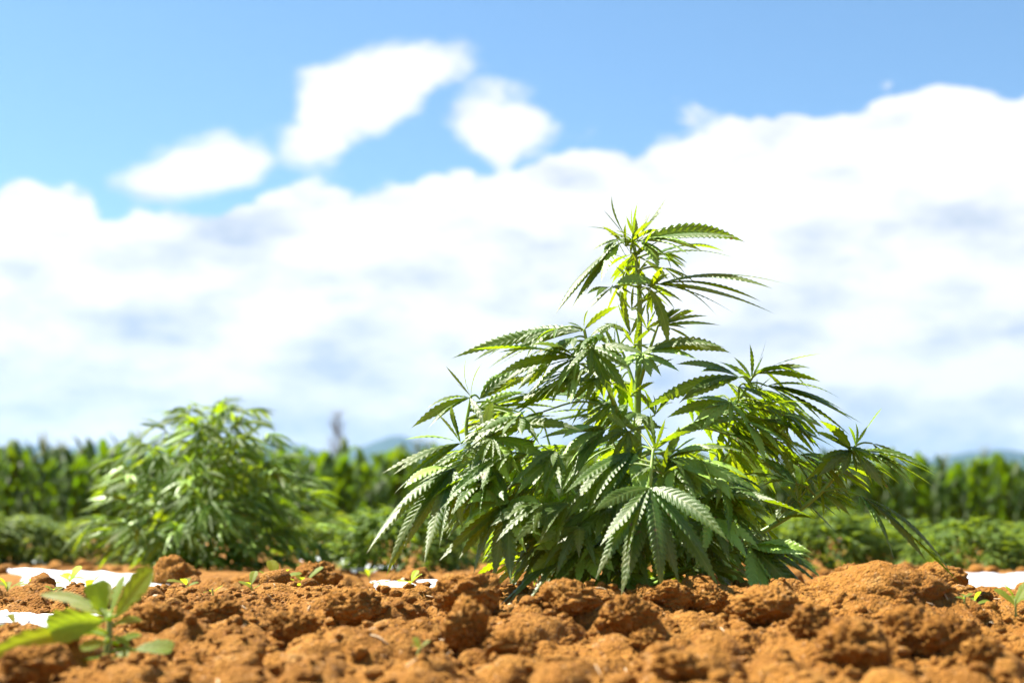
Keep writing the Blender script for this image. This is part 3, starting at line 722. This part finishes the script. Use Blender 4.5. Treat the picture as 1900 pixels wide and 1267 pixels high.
bush_spots = [  # px, distance, scale, label
    (-60, 8.2, 1.1, 'low leafy crop plant cut by the left edge of the picture'),
    (60, 8.6, 1.0, 'low leafy crop plant at far left below the maize'),
    (170, 9.4, 1.05, 'low leafy crop plant just left of the blurred hemp plant'),
    (300, 9.2, 1.0, 'low leafy crop plant mostly hidden behind the blurred hemp plant'),
    (610, 9.0, .95, 'low leafy crop plant right behind the edge of the blurred hemp plant'),
    (745, 7.0, 1.12, 'rounded pale green crop plant between the two hemp plants'),
    (880, 9.0, 1.0, 'low crop plant behind the left drooping leaves of the tall hemp'),
    (1040, 9.2, 1.1, 'low crop plant hidden behind the middle of the tall hemp'),
    (1230, 8.8, 1.1, 'low crop plant hidden behind the stem of the tall hemp'),
    (1400, 8.4, 1.15, 'low crop plant behind the lower right branch of the tall hemp'),
    (1530, 8.0, 1.2, 'low crop plant under the long right branch of the tall hemp'),
    (1650, 8.4, 1.1, 'low crop plant behind the large soil mound on the right'),
    (1790, 7.4, 1.05, 'rounded green crop plant right of the tall hemp'),
    (1915, 7.8, 1.0, 'low crop plant cut by the right edge of the picture')]
for i, (px, Y, sc, lab) in enumerate(bush_spots):
    Y *= .74; sc *= .69
    x = (px - 950) / F * Y; z = gh(x, Y); rt = empty('low_crop_plant', (x, Y, z)); tag(rt, lab, 'plant', 'low crop plants before the maize')
    rt.rotation_euler.z = i * 1.9; rt.scale = (sc * 1.12, sc * 1.12, sc * random.uniform(.9, 1.08))
    for nm, me in (('foliage', bush_meshes[i % 4]), ('stem', bush_stem)):
        o = bpy.data.objects.new(nm, me); COL.objects.link(o); o.parent = rt

def crop_beyond():
    # the same crop going on at both sides of the part in view
    mb = MB(); src = bush_meshes[0]; V = np.empty(len(src.vertices) * 3); src.vertices.foreach_get('co', V); V = V.reshape(-1, 3)
    T = np.empty(len(src.loops), int); src.loops.foreach_get('vertex_index', T); T = T.reshape(-1, 3)
    for sgn in (-1, 1):
        for k in range(9):
            Y = 6.2 + .5 * (k % 2); x = sgn * (.47 * Y + .52 * k); sc = random.uniform(.75, 1.0)
            mb.add(V * sc + np.array([x, Y, gh(x, Y)]), None, T)
    tag(mb.build('crop_row', M['bush']), 'low leafy crop rows running on at both sides of the field', 'crop', kind='stuff')
crop_beyond()
# ------------------------------------------------------------------ maize
def corn_leaf(mb, a, z0, L, seed):
    r = random.Random(seed); n = 9; s = np.linspace(0, 1, n)
    out = L * (.36 * s); zz = z0 + L * (.95 * s - .62 * s ** 2 * r.uniform(.6, 1.4))
    d = np.array([math.cos(a), math.sin(a), 0]); b = np.array([-math.sin(a), math.cos(a), 0])
    C = d * out[:, None] + UP * zz[:, None]; w = .046 * np.clip(np.minimum(.55 + s * 2.2, 1.05) * (1 - s ** 2.5), .02, 1)
    b = b + UP * r.uniform(-.5, .5); T = nrm(np.gradient(C, axis=0)); N = np.cross(b, T)
    wav = .25 * w * np.sin(s * 19 + seed)
    V = np.stack([C + b * w[:, None] + N * (.35 * w + wav)[:, None], C, C - b * w[:, None] + N * (.35 * w - wav)[:, None]], 1).reshape(-1, 3)
    i = np.arange(n - 1)[:, None] * 3; j = np.arange(2)[None, :]
    q = np.stack([i + j, i + j + 1, i + 3 + j + 1, i + 3 + j], -1).reshape(-1, 4)
    uv = np.stack([np.repeat(s, 3), np.tile([0, .5, 1], n)], -1)
    mb.add(V, q, None, uv)
def corn_variant(k):
    parts = []; r = random.Random(40 + k); H = 1.0
    mb = MB(); tube(mb, [(0, 0, -.03), (0.01, 0, .4), (.0, .01, .92)], [.014, .011, .005], 6); parts.append(('stalk', mb))
    a = r.uniform(0, 6.28)
    for i in range(9):
        mb = MB(); corn_leaf(mb, a + i * math.pi + r.uniform(-.5, .5), .12 + .085 * i, r.uniform(.55, .75) * (1 - .03 * i), k * 20 + i); parts.append(('leaf', mb))
    mb = MB()
    for i in range(6):
        an = i * 1.05 + r.uniform(-.3, .3); sp = .07 if i else .0
        tube(mb, [(0, .01, .88), (sp * .5 * math.cos(an), .01 + sp * .5 * math.sin(an), 1.02), (sp * math.cos(an), .01 + sp * math.sin(an), 1.12 - .03 * (i > 0))], [.004, .004, .002], 4)
    parts.append(('tassel', mb)); return parts
CV = [corn_variant(k) for k in range(5)]
CM = [[(nm, p.mesh(nm, M['corn'] if nm == 'leaf' else M['corn_stalk'] if nm == 'stalk' else M['tassel'])) for nm, p in v] for v in CV]
def corn_line(x): return 17.4 + x * .26
nfront = 0
for i in range(112):
    x = -8.4 + i * .157 + random.uniform(-.04, .04); Y = corn_line(x) + random.uniform(-.08, .08)
    if abs(x) > Y * .40: continue
    k = random.randrange(5); rt = empty('maize_plant', (x, Y, gh(x, Y))); sc = random.uniform(1.14, 1.28)
    rt.rotation_euler.z = random.uniform(0, 6.28); rt.scale = (sc, sc, sc)
    tag(rt, 'leafy green maize plant in the blurred front row of the field', 'maize', 'maize plants along the front row of the field'); nfront += 1
    for nm, me in CM[k]:
        if nm == 'tassel' and random.random() < .85: continue
        o = bpy.data.objects.new(nm, me); COL.objects.link(o); o.parent = rt
def corn_mass():
    mb = MB()
    base = []
    for v in CV:
        one = MB()
        for nm, p in v:
            if nm in ('stalk', 'tassel'): continue
            for vv, uu in zip(p.v, p.uv): pass
            off = one.n; one.v += p.v; one.uv += p.uv; one.q += [q + off for q in p.q]; one.t += [t + off for t in p.t]; one.n += p.n
        base.append((np.concatenate(one.v), np.concatenate(one.uv), np.concatenate(one.q), np.concatenate(one.t) if one.t else None))
    for row in range(0, 8):
        for i in range(170):
            x = -16.5 + i * .195 + random.uniform(-.06, .06); Y = corn_line(x) + row * .72 + random.uniform(-.1, .1)
            if abs(x) > Y * .75 or (row == 0 and abs(x) < Y * .40) or (row > 4 and abs(x) > Y * .5): continue
            V, U, q, t = base[random.randrange(5)]; a = random.uniform(0, 6.28); sc = random.uniform(1.14, 1.30) ; ca, sa = math.cos(a), math.sin(a)
            Rm = np.array([[ca, sa, 0], [-sa, ca, 0], [0, 0, 1]]); mb.add((V * sc) @ Rm + np.array([x, Y, gh(x, Y)]), q, t, U)
    tag(mb.build('maize_field', M['corn']), 'dense green maize filling the field behind its front row', 'maize', kind='stuff')
corn_mass()

# ------------------------------------------------------------------ far bare tree above the maize
def far_tree():
    p = at(626, 768, 44.0); base = (p.x, 44.0, 0.0); rt = empty('bare_tree', base); tag(rt, 'small grey bare tree standing up above the far maize', 'tree')
    H = p.z; mb = MB(); tube(mb, spline([(0, 0, -.1), (.05, 0, H * .5), (0, 0, H * .98)], 10), np.linspace(.05, .010, 10), 7); mb.build('trunk', M['bark'], rt)
    mb = MB(); r = random.Random(5)
    for i in range(46):
        z = H * r.uniform(.62, .98); a = r.uniform(0, 6.28); L = H * .10 * (1.15 - z / H * .75) * r.uniform(.7, 1.6)
        e = np.array([math.cos(a) * L * .8, math.sin(a) * L * .8, z + L * .75]); s0 = np.array([0, 0, z]); mid = (s0 + e) / 2 + np.array([0, 0, -.05])
        tube(mb, [s0, mid, e], [.012, .008, .004], 4)
        for j in range(4):
            f = r.uniform(.4, 1); q0 = s0 + (e - s0) * f; tube(mb, [q0, q0 + np.array([r.uniform(-.25, .25), r.uniform(-.25, .25), r.uniform(.05, .3)])], [.006, .003], 3)
    mb.build('crown', M['bark'], rt)
far_tree()

# ------------------------------------------------------------------ clods
def ico(sub):
    import bmesh
    bm = bmesh.new(); bmesh.ops.create_icosphere(bm, subdivisions=sub, radius=1)
    v = np.array([x.co[:] for x in bm.verts]); f = np.array([[a.index for a in t.verts] for t in bm.faces]); bm.free(); return v, f
ICO4 = ico(5); ICO1 = ico(1); ICO2 = ico(2)
def clod(px, py, rpx, label, Y=None, squash=.8, ex=1.0, seed=0, sink=.3):
    near = Y < 2.3 and rpx < 100; g = on_soil(px, py + rpx * .5) if near else at(px, py, Y)
    Y = g.y; r = rpx * Y / F; x = g.x; c = at(px, py, Y)
    zc = max(float(base_h(x, Y)) + r * .1, min(c.z, gh(x, Y) + r * squash * (1 - sink)))
    if near: zc = c.z
    v, f = ICO4; n = v
    dsp = 1 + (.30 if rpx < 100 else .16) * fbm(n[:, 0] * 1.3 + seed, n[:, 1] * 1.3, n[:, 2] * 1.3, 3, .5, 200 + seed)
    dsp += .10 * np.abs(fbm(n[:, 0] * 4 + seed, n[:, 1] * 4, n[:, 2] * 4, 2, .5, 300 + seed))
    k = .05 / r
    dsp += k * .085 * fbm(n[:, 0] * 9 / k ** .5, n[:, 1] * 9 / k ** .5, n[:, 2] * 9 / k ** .5, 3, .65, 400 + seed)
    V = n * dsp[:, None] * r * np.array([ex, .95, squash]); V[:, 2] = np.maximum(V[:, 2], -r * .8)
    mb = MB(); mb.add(V, None, f); o = mb.build('soil_clod', M['soil']); o.location = (x, Y, zc)
    o.rotation_euler.z = seed * .7 if ex == 1.0 else 0
    tag(o, label, 'clod', 'clods of orange soil')
CLODS = [
    (1635, 1130, 128, 'broad domed soil mound, the largest clod, at the right', 2.06, .52, 1.12),
    (868, 1166, 46, 'round ball of soil left of the tall hemp plant', 1.86, .95, 1.0),
    (872, 1104, 52, 'dark clod behind the round ball of soil', 2.14, .75, 1.1),
    (1158, 1148, 40, 'clod below the stem of the tall hemp, casting a dark shadow', 1.98, .8, 1.05),
    (1502, 1158, 38, 'small rounded clod against the left foot of the domed mound', 1.95, .85, 1.0),
    (1588, 1206, 62, 'lumpy clod below the domed mound', 1.80, .75, 1.0),
    (1692, 1172, 48, 'clod hanging on the front of the domed mound', 1.90, .8, 1.0),
    (1762, 1180, 44, 'clod with deep shadow below the right end of the domed mound', 1.90, .75, 1.15),
    (1318, 1114, 34, 'small dark clod under the right leaves of the tall hemp', 2.16, .75, 1.0),
    (1425, 1124, 56, 'wide crumbly clod under the lowest right leaf of the tall hemp', 2.12, .62, 1.1),
    (1245, 1108, 36, 'clod in front of the hemp stem on the crest', 2.16, .75, 1.1),
    (1052, 1118, 46, 'clod on the crest under the lowest left leaf of the tall hemp', 2.15, .7, 1.1),
    (655, 1130, 46, 'clod on the crest midway between the two hemp plants', 2.06, .8, 1.1),
    (588, 1066, 40, 'dark clod at the right foot of the blurred hemp plant', 3.1, .8, 1.0),
    (322, 1060, 34, 'clod beside the white film below the blurred hemp plant', 3.3, .8, 1.1),
    (296, 1152, 42, 'clod right of the broad-leaved weed', 1.88, .8, 1.1),
    (772, 1062, 34, 'pale angular clod behind the crest left of the tall hemp', 3.3, .7, 1.0),
    (1742, 1084, 42, 'blurred clod behind the right end of the domed mound', 2.9, .7, 1.1),
    (1572, 1076, 30, 'blurred clod behind the left slope of the domed mound', 3.0, .8, 1.0),
    (1195, 1192, 24, 'small pale clod in the middle of the foreground', 1.78, .8, 1.2),
    (1262, 1238, 40, 'low clod at the bottom edge right of the middle', 1.60, .6, 1.2),
    (950, 1195, 34, 'clod right of the round ball of soil', 1.80, .7, 1.2),
    (545, 1160, 34, 'clod on the slope left of the middle of the foreground', 1.86, .7, 1.3),
    (60, 1232, 44, 'clod under the left leaves of the broad-leaved weed', 1.58, .7, 1.2),
    (1820, 1205, 28, 'small clod right of the thin upright twig', 1.75, .8, 1.0),
    (400, 1135, 30, 'small clod above the crack on the left slope', 2.0, .7, 1.2),
]
for i, c in enumerate(CLODS): clod(c[0], c[1], c[2], c[3], c[4], c[5], c[6], i + 1)

def on_film(x, y):
    for pts, _, _ in FILMS:
        P = [at(*p) for p in pts]
        if min(p.x for p in P) - .01 < x < max(p.x for p in P) + .01 and min(p.y for p in P) - .1 < y < max(p.y for p in P): return True
    return False
def crumbs():
    mb = MB(); v, f = ICO1; v2, f2 = ICO2
    for k in range(9000):
        x = rng.uniform(-1, 1); y = 1.32 + 1.5 * rng.random(); 
        if abs(x) > y * .40: continue
        r = .0016 + .008 * rng.random() ** 4
        if r > .003 and on_film(x, y): continue
        vv, ff = (v2, f2) if r > .004 else (v, f)
        d = 1 + rng.uniform(-.28, .28, len(vv)); V = vv * d[:, None] * r * np.array([rng.uniform(.8, 1.3), rng.uniform(.8, 1.3), rng.uniform(.6, .95)])
        mb.add(V + np.array([x, y, gh(x, y) + r * .25]), None, ff)
    for k in range(1500):
        x = rng.uniform(-2.2, 2.2); y = 2.7 + 3.5 * rng.random() ** 1.3
        r = .005 + .03 * rng.random() ** 3
        if on_film(x, y): continue
        d = 1 + rng.uniform(-.22, .22, len(v2)); V = v2 * d[:, None] * r * np.array([1, 1, .8])
        mb.add(V + np.array([x, y, gh(x, y) + r * .25]), None, f2)
    tag(mb.build('soil_crumbs', M['soil']), 'loose orange crumbs scattered over the soil', 'crumbs', kind='stuff')
crumbs()

# ------------------------------------------------------------------ white plastic film showing between the clods
def film(pts, label, lift=.012, seed=0, nu=40, nv=12):
    """pts: corner pixels near-left, near-right, far-right, far-left with distances"""
    c = [np.array(at(px, py, Y)) for px, py, Y in pts]
    u, v = np.meshgrid(np.linspace(0, 1, nu), np.linspace(0, 1, nv))
    P = (c[0] * (1 - u)[..., None] + c[1] * u[..., None]) * (1 - v)[..., None] + (c[3] * (1 - u)[..., None] + c[2] * u[..., None]) * v[..., None]
    P[..., 0] += .02 * fbm(u * 6 + seed, v * 3, 0, 2, .5, 500 + seed); P[..., 1] += .04 * (v < .3) * fbm(u * 9 + seed, v * 3, 0, 3, .5, 510 + seed)
    P[..., 2] += lift * .55 * fbm(u * 7 + seed, v * 4, 0, 3, .5, 520 + seed)
    G = np.vectorize(gh)(P[..., 0], P[..., 1]); P[..., 2] = np.where(v > .3, np.maximum(P[..., 2], G + .004), P[..., 2])
    i = np.arange(nu - 1)[None, :]; j = np.arange(nv - 1)[:, None]; b = j * nu + i
    q = np.stack([b, b + 1, b + nu + 1, b + nu], -1).reshape(-1, 4); n = nu * nv; lo = P.reshape(-1, 3) - np.array([0, 0, .003])
    rim = [k for k in range(nu)] + [nu * (k + 1) - 1 for k in range(1, nv)] + [n - 2 - k for k in range(nu - 1)] + [nu * (nv - 2 - k) for k in range(nv - 2)]
    sq = [[rim[k], rim[(k + 1) % len(rim)], rim[(k + 1) % len(rim)] + n, rim[k] + n] for k in range(len(rim))]
    mb = MB(); mb.add(np.vstack([P.reshape(-1, 3), lo]), np.vstack([q, q[:, ::-1] + n, sq])); o = mb.build('plastic_film', M['film'])
    tag(o, label, 'plastic film', 'white plastic film in the field')
for p_, l_, k_ in FILMS: film(p_, l_, **k_)

# ------------------------------------------------------------------ weeds
def weed_leaf(root, base, p0, p1, w, nref, bend=.12, teeth=6, pet=None, mat='weed'):
    mb = MB(); p0, p1 = np.array(p0), np.array(p1); L = np.linalg.norm(p1 - p0)
    ctrl = (p0 + p1) / 2 + UP * bend * L
    leaflet(mb, p0, p1, ctrl, w, np.array(nref, float), teeth, 4, 3, fold=.30, curl=.12, pleat=.015, a=.66, b=.95, tooth=.13)
    if pet is not None: tube(mb, spline([pet, (np.array(pet) + p0) / 2 + UP * .004, p0 + (p1 - p0) * .08], 6), [.0022] * 6, 5)
    mb.build('leaf', M[mat], root, base)
def big_weed():
    Y = 1.60; g = at(197, 1275, Y); zb = gh(g.x, Y); base = np.array([g.x, Y, zb]); rt = empty('weed', base)
    tag(rt, 'broad-leaved bright green weed at the lower left corner', 'weed')
    def q(px, py, d=0): return np.array(at(px, py, Y + d))
    mb = MB(); tube(mb, spline([base - UP * .02, q(196, 1230), q(202, 1180), q(204, 1142)], 16), np.linspace(.0058, .003, 16), 8, rough=.06); mb.build('stem', M['weed_stem'], rt, base)
    k = Y / F; LV = [  # base px, tip px, half width px, depth base, depth tip, normal, stem point
        ((212, 1150), (284, 1056), 25, -.01, -.02, (-.35, -.9, .15), (203, 1150)),
        ((192, 1148), (176, 1080), 23, .01, .02, (.2, -.95, .2), (203, 1150)),
        ((207, 1138), (230, 1066), 13, .03, .06, (-.5, -.7, .4), (204, 1142)),
        ((194, 1135), (196, 1078), 14, .04, .07, (.2, -.8, .5), (204, 1145)),
        ((178, 1128), (74, 1103), 13, .02, .05, (.1, -.7, .6), (203, 1150)),
        ((196, 1152), (92, 1172), 33, -.02, -.06, (.05, -.95, .25), (203, 1152)),
        ((150, 1172), (-20, 1218), 21, -.03, -.07, (.1, -.95, .3), (202, 1175)),
        ((135, 1178), (58, 1221), 16, .02, .0, (-.3, -.6, .7), (201, 1180)),
        ((246, 1206), (320, 1204), 22, .01, .01, (.05, -.55, .8), (198, 1214)),
        ((205, 1180), (240, 1200), 13, .0, .02, (.1, -.6, .75), (201, 1184)),
        ((190, 1220), (150, 1222), 12, -.02, -.03, (0, -.4, .9), (197, 1222)),
        ((200, 1226), (252, 1210), 11, -.02, -.02, (0, -.5, .8), (197, 1228)),
        ((185, 1240), (130, 1248), 11, -.02, -.03, (.1, -.3, .95), (197, 1245)),
        ((268, 1262), (312, 1258), 22, -.02, -.03, (0, -.5, .8), (197, 1262)),
        ((205, 1240), (222, 1275), 14, -.03, -.05, (.2, -.7, .5), (197, 1240)),
        ((198, 1190), (150, 1206), 13, -.03, -.06, (0, -.8, .5), (200, 1192)),
        ((208, 1160), (262, 1150), 15, .02, .05, (-.1, -.6, .7), (203, 1164)),
        ((188, 1140), (130, 1118), 15, .03, .06, (.1, -.6, .7), (203, 1152)),
        ((215, 1195), (262, 1176), 11, .02, .05, (0, -.6, .7), (200, 1200)),
    ]
    for (b0, t0, w, d0, d1, n, sp) in LV: weed_leaf(rt, base, q(*b0, d0), q(*t0, d1), w * k * 1.02, n, .10, 6, q(*sp))
big_weed()
def seedling(px, py, size, label, n=4, Y=None, hue='weed', seed=0):
    r = random.Random(seed); g = on_ground(px, py) if Y is None else at(px, py, Y); x, Y = g.x, g.y; z = gh(x, Y); base = np.array([x, Y, z])
    rt = empty('weed_seedling', base); tag(rt, label, 'weed', 'small weeds on the soil'); k = 1.2 * size * Y / F
    top = base + np.array([r.uniform(-.2, .2) * k, 0, k * .45]); mb = MB(); tube(mb, spline([base - UP * .008, (base + top) / 2, top], 6), np.linspace(.0018, .0012, 6), 5); mb.build('stem', M['weed_stem'], rt, base)
    for i in range(n):
        a = i * 6.283 / n + r.uniform(-.5, .5); e = r.uniform(-.1, .9); d = np.array([math.cos(a) * math.cos(e), math.sin(a) * math.cos(e), math.sin(e)])
        f = r.uniform(.5, 1); p0 = base + (top - base) * f; L = k * r.uniform(.5, .8)
        weed_leaf(rt, base, p0, p0 + d * L, L * .24, (UP + np.array([0, -.3, 0])) if abs(d[2]) < .8 else np.array([0, -1, .2]), .12, 4)
SEED = [(520, 1108, 55, 'pale green seedling on the crest right below the blurred hemp plant', 5), (470, 1112, 40, 'seedling left of the pale green one on the crest', 4),
        (566, 1100, 45, 'dark green seedling beside the dark clod', 4), (340, 1108, 42, 'seedling right of the broad-leaved weed tip', 4), (396, 1112, 30, 'tiny seedling on the crest between two seedlings', 3),
        (132, 1094, 46, 'seedling standing up before the large white strip', 5), (62, 1096, 34, 'seedling at the left end of the large white strip', 4), (12, 1108, 40, 'seedling at the left edge above the white strip', 4),
        (165, 1100, 36, 'leafy seedling before the middle of the large white strip', 4), (100, 1122, 30, 'yellowish seedling between the two white strips', 4), (622, 1060, 40, 'yellow green weed under the rounded pale green crop plant', 5),
        (688, 1088, 30, 'small weed left of the small white scrap', 4), (757, 1112, 32, 'small weed below the pale angular clod', 4), (706, 1112, 24, 'tiny weed on the crest near the small white scrap', 3),
        (1885, 1150, 62, 'weed at the right edge on the soil', 5), (1815, 1140, 36, 'small weed right of the domed mound', 4), (1790, 1150, 26, 'tiny weed touching the right foot of the domed mound', 3), (772, 1258, 34, 'small round-leaved weed at the bottom edge', 3),
        (30, 1178, 34, 'grey green seedling just below the left white strip', 3)]
for i, (px, py, s, lab, n) in enumerate(SEED): seedling(px, py, s, lab, n, seed=i + 3)

# ------------------------------------------------------------------ dry stalks and straw
def stalk(pts, r, label, mat='straw', nm='dry_stalk'):
    P = []
    for i, (px, py, Y) in enumerate(pts):
        p = np.array(at(px, py, Y)); P.append(p)
    P = np.array(P); low = min(p[2] - gh(p[0], p[1]) for p in P); P[:, 2] -= max(0, low + r * .5) if low > 0 else 0
    mb = MB(); S = spline(P, 14); tube(mb, S, np.linspace(r, r * .7, 14), 6, rough=.15)
    o = mb.build(nm, M[mat], None, P[0]); o.location = P[0]; tag(o, label, 'stalk', 'dry plant stalks on the soil')
STALKS = [
    ([(415, 1072, 2.9), (450, 1066, 2.95), (495, 1062, 3.0)], .006, 'pale dry stalk lying below the blurred hemp plant', 'straw'),
    ([(780, 1195, 1.74), (815, 1228, 1.68), (845, 1262, 1.6)], .0045, 'brown stick lying on the foreground slope', 'twig'),
    ([(798, 1268, 1.60), (797, 1250, 1.60), (797, 1238, 1.61)], .003, 'short pale green stub at the bottom edge', 'weed_stem'),
    ([(930, 1148, 2.0), (938, 1134, 2.05), (946, 1122, 2.1)], .005, 'short pale stick standing beside the dark clod', 'straw'),
    ([(1787, 1252, 1.62), (1784, 1222, 1.64), (1781, 1190, 1.66)], .0022, 'thin upright twig at the lower right', 'straw'),
    ([(1818, 1250, 1.62), (1814, 1225, 1.64), (1809, 1200, 1.66)], .0016, 'thinner dark upright twig right of the pale one', 'twig'),
    ([(1855, 1172, 1.86), (1872, 1178, 1.84), (1892, 1186, 1.82)], .004, 'pale straw lying at the right edge', 'straw'),
    ([(1838, 1160, 1.95), (1845, 1150, 2.0), (1848, 1144, 2.02)], .005, 'pale husk beside the weed at the right edge', 'straw'),
    ([(95, 1218, 1.62), (105, 1226, 1.6), (117, 1236, 1.58)], .004, 'pale straw bit below the broad-leaved weed', 'straw'),
    ([(605, 1100, 2.4), (595, 1106, 2.36), (588, 1112, 2.32)], .005, 'pale straw bit right of the seedlings on the crest', 'straw'),
    ([(880, 1226, 1.7), (890, 1234, 1.68), (896, 1243, 1.66)], .0035, 'pale straw bit below the round ball of soil', 'straw'),
    ([(945, 1232, 1.68), (955, 1236, 1.67), (966, 1240, 1.66)], .0035, 'pale straw bit below the clod beside the soil ball', 'straw'),
    ([(738, 1082, 2.8), (745, 1074, 2.85), (748, 1068, 2.9)], .006, 'pale stalk stub by the angular clod', 'straw'),
    ([(280, 1112, 2.05), (290, 1106, 2.1), (302, 1108, 2.1)], .004, 'pale straw bit above the clod right of the weed', 'straw'),
]
for s in STALKS: stalk(*s)

def litter():
    mb = MB()
    for k in range(240):
        x = rng.uniform(-.9, .9); y = 1.4 + 1.5 * rng.random()
        if abs(x) > y * .40: continue
        L = rng.uniform(.006, .028); a = rng.uniform(0, 6.28); z = gh(x, y); d = np.array([math.cos(a), math.sin(a), 0]) * L / 2
        p0 = np.array([x, y, z]) - d; p1 = np.array([x, y, z]) + d; p0[2] = gh(p0[0], p0[1]) + .002; p1[2] = gh(p1[0], p1[1]) + .002
        m = (p0 + p1) / 2; m[2] = max(m[2], gh(m[0], m[1]) + .002); r = rng.uniform(.0005, .0013); tube(mb, [p0, m, p1], [r, r * 1.2, r * .7], 4)
    tag(mb.build('straw_litter', M['straw']), 'tiny pale straw fibres strewn over the soil', 'straw', kind='stuff')
litter()

# ------------------------------------------------------------------ haze between here and the hills
def haze():
    import bmesh
    bm = bmesh.new(); bmesh.ops.create_cube(bm, size=1); me = bpy.data.meshes.new('haze'); bm.to_mesh(me); bm.free()
    o = bpy.data.objects.new('haze', me); COL.objects.link(o); o.scale = (7300, 7300, 243); o.location = (0, 0, 243 / 2 - 3)
    m = bpy.data.materials.new('haze'); m.use_nodes = True; t = NT(m.node_tree); t.nt.nodes.clear(); out = t.n('ShaderNodeOutputMaterial')
    v = t.n('ShaderNodeVolumePrincipled'); v.inputs['Color'].default_value = (.42, .68, 1, 1); v.inputs['Density'].default_value = .00015; v.inputs['Anisotropy'].default_value = .2
    t.nt.links.new(v.outputs[0], out.inputs['Volume']); me.materials.append(m); tag(o, kind='stuff', label='pale blue haze over the far hills', cat='haze')
haze()
